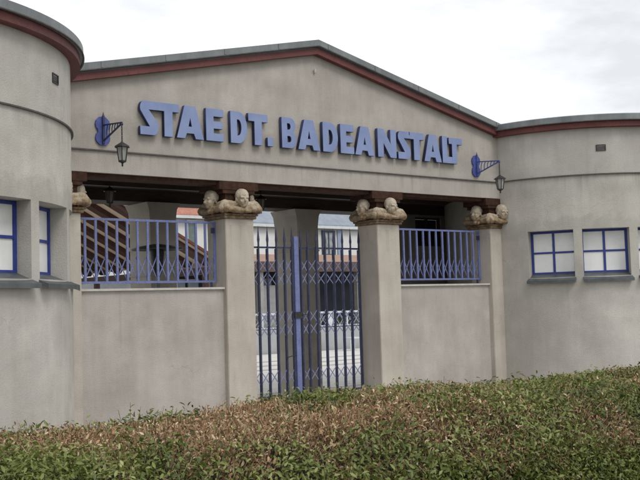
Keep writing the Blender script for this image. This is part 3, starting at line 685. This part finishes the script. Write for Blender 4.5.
MB().box(18.75, 19.05, 21.93, 21.995, G+1.2, G+3.3).build('downpipe', mat('blue_grey_panel', (.30, .36, .47), (.36, .42, .52)), h1)
h2 = house('courtyard_house', 'white house with orange red tiled roof and a narrow window seen over the left railing', 3.0, 13.3, 24, 31, G+3.92, G+6.6, tile_m, .2)
for wx in (12.15, 8.2):
    w1 = MB().box(wx, wx+.05, 23.9, 23.99, G+2.6, G+3.75).box(wx+.45, wx+.5, 23.9, 23.99, G+2.6, G+3.75).box(wx+.05, wx+.45, 23.9, 23.99, G+2.6, G+2.66).box(wx+.05, wx+.45, 23.9, 23.99, G+3.69, G+3.75).build('window', white_wall, h2)
    MB().box(wx+.05, wx+.45, 23.94, 23.97, G+2.66, G+3.69).build('pane', mat('green_grey_pane', (.10, .14, .14), (.18, .23, .22), rough=.2), w1)
# low tiled veranda
vr = thing('veranda', (14, 17.5, 0), 'low dark veranda with brown tiled roof and pale posts beyond the courtyard fence', 'veranda')
vx0, vx1 = 6.9, 24.
def slab(mb, x0, x1, y0, z0, y1, z1, th):
    mb.add([(x0, y0, z0), (x1, y0, z0), (x1, y1, z1), (x0, y1, z1), (x0, y0, z0+th), (x1, y0, z0+th), (x1, y1, z1+th), (x0, y1, z1+th)], [(0, 3, 2, 1), (4, 5, 6, 7), (0, 1, 5, 4), (1, 2, 6, 5), (2, 3, 7, 6), (3, 0, 4, 7)])
m = MB(); slab(m, vx0, vx1, 16.5, G+1.52, 18.6, G+1.92, .06); vrr = m.build('roof', mat('orange_tiles', (.24, .15, .11), (.36, .23, .17), scale=6, bump=.6, bscale=10), vr)
MB().box(vx0, vx1, 16.46, 16.499, G+1.22, G+1.585).build('fascia', mat('brown_fascia', (.07, .045, .038), (.115, .075, .062), scale=9, bump=.6, bscale=14), vr)
MB().box(vx0+.1, vx1-.1, 18.3, 18.6, 0, G+1.84).build('wall', mat('dark_blue_grey', (.035, .04, .06), (.07, .075, .10), scale=1.2), vr)
for x in (7.2, 9.1, 10.7, 12.6, 15.28, 17.9, 20.6, 23.4): MB().box(x-.10, x+.10, 16.6, 16.8, 0, G+1.50).build('post', mat('pale_post', (.30, .29, .27), (.38, .37, .34)), vr)
for x in (7.6, 8.15, 8.7, 11.2, 11.9):
    wf = MB(); wf.box(x, x+.42, 18.22, 18.29, G+.5, G+1.0); w1 = wf.build('window', mat('blue_glass', (.30, .38, .50), (.48, .56, .66), scale=3, rough=.3), vr)
    MB().box(x-.02, x+.44, 18.20, 18.219, G+1.0, G+1.04).build('frame', white_wall, w1)
MB().box(9.6, 13.2, 16.9, 17.1, 0, G+.75).build('infill_panel', mat('pale_panel', (.28, .28, .29), (.36, .36, .37)), vr)
# fence with white rails
fn = thing('courtyard_fence', (14, 15.2, 0), 'low white lattice fence on a pale grey plinth across the courtyard', 'fence')
wp = mat('white_paint', (.52, .55, .58), (.62, .65, .68), rough=.5)
MB().box(6, 26, 15.15, 15.35, 0, G-.80).build('plinth', mat('pale_plinth', (.32, .33, .34), (.4, .41, .42), scale=1), fn)
MB().box(6, 26, 15.22, 15.27, G-.30, G-.235).box(6, 26, 15.22, 15.27, G-.76, G-.72).build('rail', wp, fn)
x = 6.0
while x < 22:
    MB().box(x, x+.05, 15.225, 15.265, G-.7198, G-.3002).build('post', wp, fn); x += .62
lt = MB(); x = 6.0
while x < 22:
    lt.bar((x, 15.245, G-.71), (x+.31, 15.245, G-.31), .02, .01, up=(0, 1, 0)); lt.bar((x+.31, 15.255, G-.71), (x, 15.255, G-.31), .02, .01, up=(0, 1, 0)); x += .31
lt.build('lattice', mat('grey_lattice', (.3, .31, .33), (.4, .41, .43)), fn)
pq = MB().lathe([(.001, 0), (.15, 0), (.15, .03), (.001, .03)], (0, 0, 0), n=28)
pq.v = [(12.02+a*.72+.55, 15.12-c, G-.52+b*1.45) for a, b, c in pq.v]
tag(pq.build('oval_plaque', wp), 'white oval plaque on the low courtyard fence seen between the gate bars', 'plaque')
# shrubs behind the fence
def leaf_cloud(name, centers, n, size, mats, parent=None, seed=3):
    r = np.random.default_rng(seed); c = np.array(centers); idx = r.integers(0, len(c), n)
    d = r.normal(size=(n, 3)); d /= np.linalg.norm(d, axis=1)[:, None]
    P0 = c[idx, :3]+d*c[idx, 3:4]*(r.random((n, 1))**.4)
    return leaves_mesh(name, P0, d*.6+r.normal(size=(n, 3))*.5, r, size, mats, parent)
def leaves_mesh(name, P0, nrm, r, size, m, parent=None, width=.42, axis=None, up=.0, curl=.25, val=None):
    n = len(P0); nrm = nrm/np.linalg.norm(nrm, axis=1)[:, None]
    ax = r.normal(size=(n, 3)) if axis is None else axis; ax = ax+np.array([0, 0, up]); ax -= nrm*(ax*nrm).sum(1)[:, None]; ax /= np.linalg.norm(ax, axis=1)[:, None]+1e-9
    sd_ = np.cross(nrm, ax); L_ = size[0]+(size[1]-size[0])*r.random((n, 1))**1.4; W_ = L_*width
    fold = curl*W_
    v = np.stack([P0, P0+ax*L_*.33+sd_*W_*.5+nrm*fold, P0+ax*L_*.38-nrm*0, P0+ax*L_*.33-sd_*W_*.5+nrm*fold, P0+ax*L_*.72+sd_*W_*.36+nrm*fold*.6, P0+ax*L_*.72-sd_*W_*.36+nrm*fold*.6, P0+ax*L_-nrm*L_*.12], 1).reshape(-1, 3)
    fi = np.array([[0, 1, 4, 2], [0, 2, 5, 3], [2, 4, 6, 5]]); 
    idx = (np.arange(n)[:, None, None]*7+fi[None]).reshape(-1)
    me = bpy.data.meshes.new(name); me.vertices.add(len(v)); me.vertices.foreach_set('co', v.astype(np.float32).ravel())
    nf = n*3; me.loops.add(nf*4); me.loops.foreach_set('vertex_index', idx.astype(np.int32)); me.polygons.add(nf)
    me.polygons.foreach_set('loop_start', (np.arange(nf)*4).astype(np.int32)); me.update(calc_edges=True)
    at = me.attributes.new('tone', 'FLOAT', 'POINT'); t_ = r.random(n) if val is None else val
    at.data.foreach_set('value', np.repeat(t_, 7).astype(np.float32))
    me.materials.append(m); o = bpy.data.objects.new(name, me); COL.objects.link(o)
    if parent: o.parent = parent; me.transform(Matrix.Translation(-parent.location))
    return o
def leaf_mat(name, cols, rough=.45, trans=.15):
    m = bpy.data.materials.new(name); m.use_nodes = True; t = m.node_tree; n = t.nodes; l = t.links; b = n['Principled BSDF']
    b.inputs['Roughness'].default_value = rough; b.inputs['Specular IOR Level'].default_value = .45
    a = n.new('ShaderNodeAttribute'); a.attribute_name = 'tone'
    r = n.new('ShaderNodeValToRGB'); el = r.color_ramp.elements
    el[0].position = 0; el[0].color = (*cols[0], 1); el[1].position = 1; el[1].color = (*cols[-1], 1)
    for i, c in enumerate(cols[1:-1]): q = el.new((i+1)/(len(cols)-1)); q.color = (*c, 1)
    l.new(a.outputs['Fac'], r.inputs[0]); l.new(r.outputs[0], b.inputs['Base Color'])
    tr = n.new('ShaderNodeBsdfTranslucent'); l.new(r.outputs[0], tr.inputs[0]); mx = n.new('ShaderNodeMixShader'); mx.inputs[0].default_value = trans
    l.new(b.outputs[0], mx.inputs[1]); l.new(tr.outputs[0], mx.inputs[2]); l.new(mx.outputs[0], n['Material Output'].inputs[0])
    return m
green = leaf_mat('privet_leaf', [(.024, .040, .007), (.078, .105, .018), (.14, .175, .032), (.23, .26, .07), (.38, .40, .17)], rough=.42, trans=.22)
dry = leaf_mat('dry_leaf', [(.12, .060, .028), (.27, .15, .075), (.40, .245, .13), (.52, .37, .22), (.66, .55, .38)], rough=.7, trans=.1)
for k, x in enumerate((8.4, 11.2, 13.6, 15.2, 17.1, 19)):
    s_ = leaf_cloud('shrub', [(x, 15.9, .5, .35), (x+.2, 15.9, .85, .3), (x-.3, 15.95, .7, .3)], 900, (.05, .09), green, seed=k)
    tag(s_, 'dark green leafy shrub behind the low white courtyard fence', 'shrub', 'shrubs behind the courtyard fence')
gw = MB().box(3.5, 11.6, 20.9, 21.1, 0, G+1.12).build('garden_wall', mat('grey_render', (.20, .22, .24), (.32, .33, .34), scale=1.5)); tag(gw, 'grey garden wall under the timber canopy in front of the white house', 'wall')
# white table in court
tb = thing('side_table', (12.3, 14.0, 0), 'small white table standing on the bright paving near the courtyard fence', 'table')
tx = 12.62
MB().box(tx-.28, tx+.28, 13.75, 14.25, .42, .46).build('table_top', wp, tb)
for a in (-.25, .25):
    for b_ in (13.8, 14.2): MB().box(tx+a-.018, tx+a+.018, b_-.018, b_+.018, .009, .4195).build('leg', wp, tb)

# ---------------------------------------------------------------- hedge
hedge = thing('clipped_hedge', (-5, -7.7, 0), 'broad clipped privet hedge with browned dry top running along the foreground', 'hedge')
YB, YF, HT = -6.98, -8.42, G-.60
def vnoise(x, y, s, seed=0):
    # smooth value noise on numpy arrays
    x = x/s; y = y/s; xi = np.floor(x).astype(int); yi = np.floor(y).astype(int); fx = x-xi; fy = y-yi
    fx = fx*fx*(3-2*fx); fy = fy*fy*(3-2*fy)
    def h(a, b): 
        q = np.sin(a*127.1+b*311.7+seed*74.7)*43758.5453; return q-np.floor(q)
    return (h(xi, yi)*(1-fx)+h(xi+1, yi)*fx)*(1-fy)+(h(xi, yi+1)*(1-fx)+h(xi+1, yi+1)*fx)*fy
def prof(s, x):
    """s along the section: 0 back bottom .. 1 top back edge .. 2 top front edge .. 3 front bottom -> y, z, ny, nz"""
    y = np.empty_like(s); z = np.empty_like(s); ny = np.empty_like(s); nz = np.empty_like(s)
    und = (vnoise(x, x*0, 1.3, 3)-.5)*.07+(vnoise(x, s, .45, 5)-.5)*.05
    a = s < 1; y[a] = YB; z[a] = (HT-.06)*s[a]; ny[a] = 1; nz[a] = .1
    b = (s >= 1) & (s < 2); t = s[b]-1; y[b] = YB+(YF-YB)*t
    drop = np.where(t > .72, ((t-.72)/.28)**2*.20, 0)+np.where(t < .08, ((.08-t)/.08)**2*.06, 0)
    z[b] = HT-drop; ny[b] = np.where(t > .72, -(t-.72)/.28*1.1, 0); nz[b] = 1
    c = s >= 2; t = s[c]-2; y[c] = YF-.05*np.sin(np.minimum(t*3, 1)*1.57); z[c] = (HT-.20)*(1-t); ny[c] = -1; nz[c] = .25
    z = z-(.03+.011*np.clip(x+8, -2, 9)-.035*np.exp(-((x+5.5)/1.1)**2))*np.clip(s, 0, 1)*np.clip(3-s, 0, 1)
    return y, z+und*(s > .8)*(s < 2.4), ny, nz
def hedge_pts(n, x0, x1, s0, s1, r, jit):
    x = x0+(x1-x0)*r.random(n); s = s0+(s1-s0)*r.random(n); y, z, ny, nz = prof(s, x)
    P_ = np.stack([x, y, z], 1)+r.normal(size=(n, 3))*np.array([0, jit, jit])
    Nn = np.stack([np.zeros(n), ny, nz], 1)
    return P_, Nn, x, s
# body
xs = np.linspace(-14, 5, 240); ss = np.concatenate([np.linspace(0, 1, 5), np.linspace(1.02, 2, 22), np.linspace(2.05, 3, 14)])
bm_v = []; bm_f = []
for s_ in ss:
    y, z, _, _ = prof(np.full_like(xs, s_), xs); 
    yy = y.copy(); ins = .07
    if s_ < 1: yy -= ins
    if s_ >= 1.8: yy += ins*min(1, (s_-1.8)/.3)
    zz = np.maximum(z-ins*(s_ > .7)*(s_ < 2.3), 0)
    bm_v += list(zip(xs, yy, zz))
nx = len(xs)
for k in range(len(ss)-1):
    for i in range(nx-1): bm_f.append((k*nx+i, k*nx+i+1, (k+1)*nx+i+1, (k+1)*nx+i))
mm = MB(); mm.v = bm_v; mm.f = bm_f
mm.build('branch_core', mat('hedge_core', (.020, .014, .009), (.045, .032, .02), scale=30, rough=1, bump=1, bscale=60), hedge)
r = np.random.default_rng(5)
def brownness(x, s):
    t = np.clip(s-1, 0, 2); n1 = vnoise(x, t*1.4, .5, 9); n2 = vnoise(x, t*1.4, .16, 12)
    band = np.where(s < 1, .45, np.where(t < .12, .50, np.where(t < .5, .70, np.clip(.70-(t-.5)*.75, .16, 1))))
    band = band - .25*np.clip((x+4.2)/1.2, 0, 1)*(t < .25)
    patch = np.exp(-(((x+5.55)/.38)**2+((t-.95)/.30)**2))*.55
    return band+patch+(n1-.5)*.95+(n2-.5)*.75
def scatter(n, x0, x1, s0, s1):
    P_, Nn, x, s = hedge_pts(n, x0, x1, s0, s1, r, .028)
    br = brownness(x, s) > .57+r.normal(size=n)*.22
    return P_, Nn, x, s, br
sets = [scatter(200000, -9.2, -1.4, .93, 2.75), scatter(30000, -13.8, -9.2, .3, 3), scatter(45000, -1.4, 4.8, .3, 3), scatter(9000, -9.2, -1.4, 0, .93)]
P_ = np.concatenate([q[0] for q in sets]); Nn = np.concatenate([q[1] for q in sets]); X_ = np.concatenate([q[2] for q in sets]); S_ = np.concatenate([q[3] for q in sets]); BR = np.concatenate([q[4] for q in sets])
g_ = ~BR; ng = g_.sum()
tone = np.clip(vnoise(X_[g_], S_[g_], .22, 21)*.5+r.random(ng)*.55, 0, 1)**1.2
leaves_mesh('foliage', P_[g_]+Nn[g_]*.012, Nn[g_]*.8+r.normal(size=(ng, 3))*.65+np.array([0, 0, .25]), r, (.019, .044), green, hedge, up=.5, val=tone, width=.36)
nb = BR.sum(); Pb = P_[BR]-Nn[BR]*.008
leaves_mesh('dry_foliage', Pb, Nn[BR]*.4+r.normal(size=(nb, 3))*.8, r, (.014, .034), dry, hedge, width=.38, up=.9, curl=.5)
# clipped twigs standing out of the top
nt_ = 30000
Pt, Nt, xt, st_ = hedge_pts(nt_, -9.2, -1.4, 1.0, 2.2, r, .02)
k = brownness(xt, st_) > .22; Pt = Pt[k]; Nt = Nt[k]; n = len(Pt)
dirs = Nt+r.normal(size=(n, 3))*.45; dirs /= np.linalg.norm(dirs, axis=1)[:, None]
Ln = (.03+.06*r.random((n, 1))); w_ = .0019; sdv = np.cross(dirs, r.normal(size=(n, 3))); sdv /= np.linalg.norm(sdv, axis=1)[:, None]; sd2 = np.cross(dirs, sdv)
base = Pt-dirs*.04; tip = Pt+dirs*Ln*.6
v = np.stack([base+sdv*w_, base-sdv*w_*.5+sd2*w_, base-sdv*w_*.5-sd2*w_, tip+sdv*w_*.6, tip-sdv*w_*.3+sd2*w_*.6, tip-sdv*w_*.3-sd2*w_*.6], 1).reshape(-1, 3)
fi = np.array([[0, 1, 4, 3], [1, 2, 5, 4], [2, 0, 3, 5]]); idx = (np.arange(n)[:, None, None]*6+fi[None]).reshape(-1)
me = bpy.data.meshes.new('twigs'); me.vertices.add(len(v)); me.vertices.foreach_set('co', v.astype(np.float32).ravel()); nf = n*3
me.loops.add(nf*4); me.loops.foreach_set('vertex_index', idx.astype(np.int32)); me.polygons.add(nf); me.polygons.foreach_set('loop_start', (np.arange(nf)*4).astype(np.int32)); me.update(calc_edges=True)
at = me.attributes.new('tone', 'FLOAT', 'POINT'); at.data.foreach_set('value', np.repeat(r.random(n), 6).astype(np.float32))
me.materials.append(dry); me.transform(Matrix.Translation(-hedge.location)); o = bpy.data.objects.new('twigs', me); COL.objects.link(o); o.parent = hedge
# young shoots rising above the clipped top, mostly on the back edge
Ps = []; Ns = []; As = []; SB = MB()
def shoot(x, y, z, h, lean, dens=1.0):
    nl = int(h/.012*dens)
    SB.tube((x, y, z-.08), (x+lean[0]*h, y+lean[1]*h, z+h-.02), .0018, .001, n=4)
    for i in range(nl):
        f = i/nl; a = i*2.4+r.random(); p = np.array([x+lean[0]*f*h, y+lean[1]*f*h, z+h*f-.03]); d = np.array([math.cos(a), math.sin(a), .9])
        Ps.append(p); As.append(d); Ns.append(np.array([-math.cos(a)*.6, -math.sin(a)*.6, .8]))
for i in range(420):
    x = -9.2+7.8*r.random(); t = 1+abs(r.normal())*.22 if r.random() < .6 else 1+r.random()*1.0
    t = min(t, 1.95); y, z, _, _ = prof(np.array([t]), np.array([x])); h = .04+.05*r.random()
    if -5.0 < x < -3.4 and t < 1.15: h += .045*r.random()
    shoot(x, y[0], z[0], h, r.normal(size=2)*.35)
for i in range(150):
    x = -5.0+2.1*r.random(); y, z, _, _ = prof(np.array([1.05]), np.array([x])); shoot(x, y[0]+.05*r.normal(), z[0], .05+.05*r.random(), r.normal(size=2)*.4)
for dx in (0, .03, -.035): shoot(-7.02+dx, -7.0, HT-.02, .13-abs(dx), (dx*12, 0), .6)
leaves_mesh('shoots', np.array(Ps), np.array(Ns), r, (.022, .036), green, hedge, axis=np.array(As), val=.45+.5*r.random(len(Ps)))

SB.build('shoot_stems', dry, hedge)['kind'] = 'stuff'
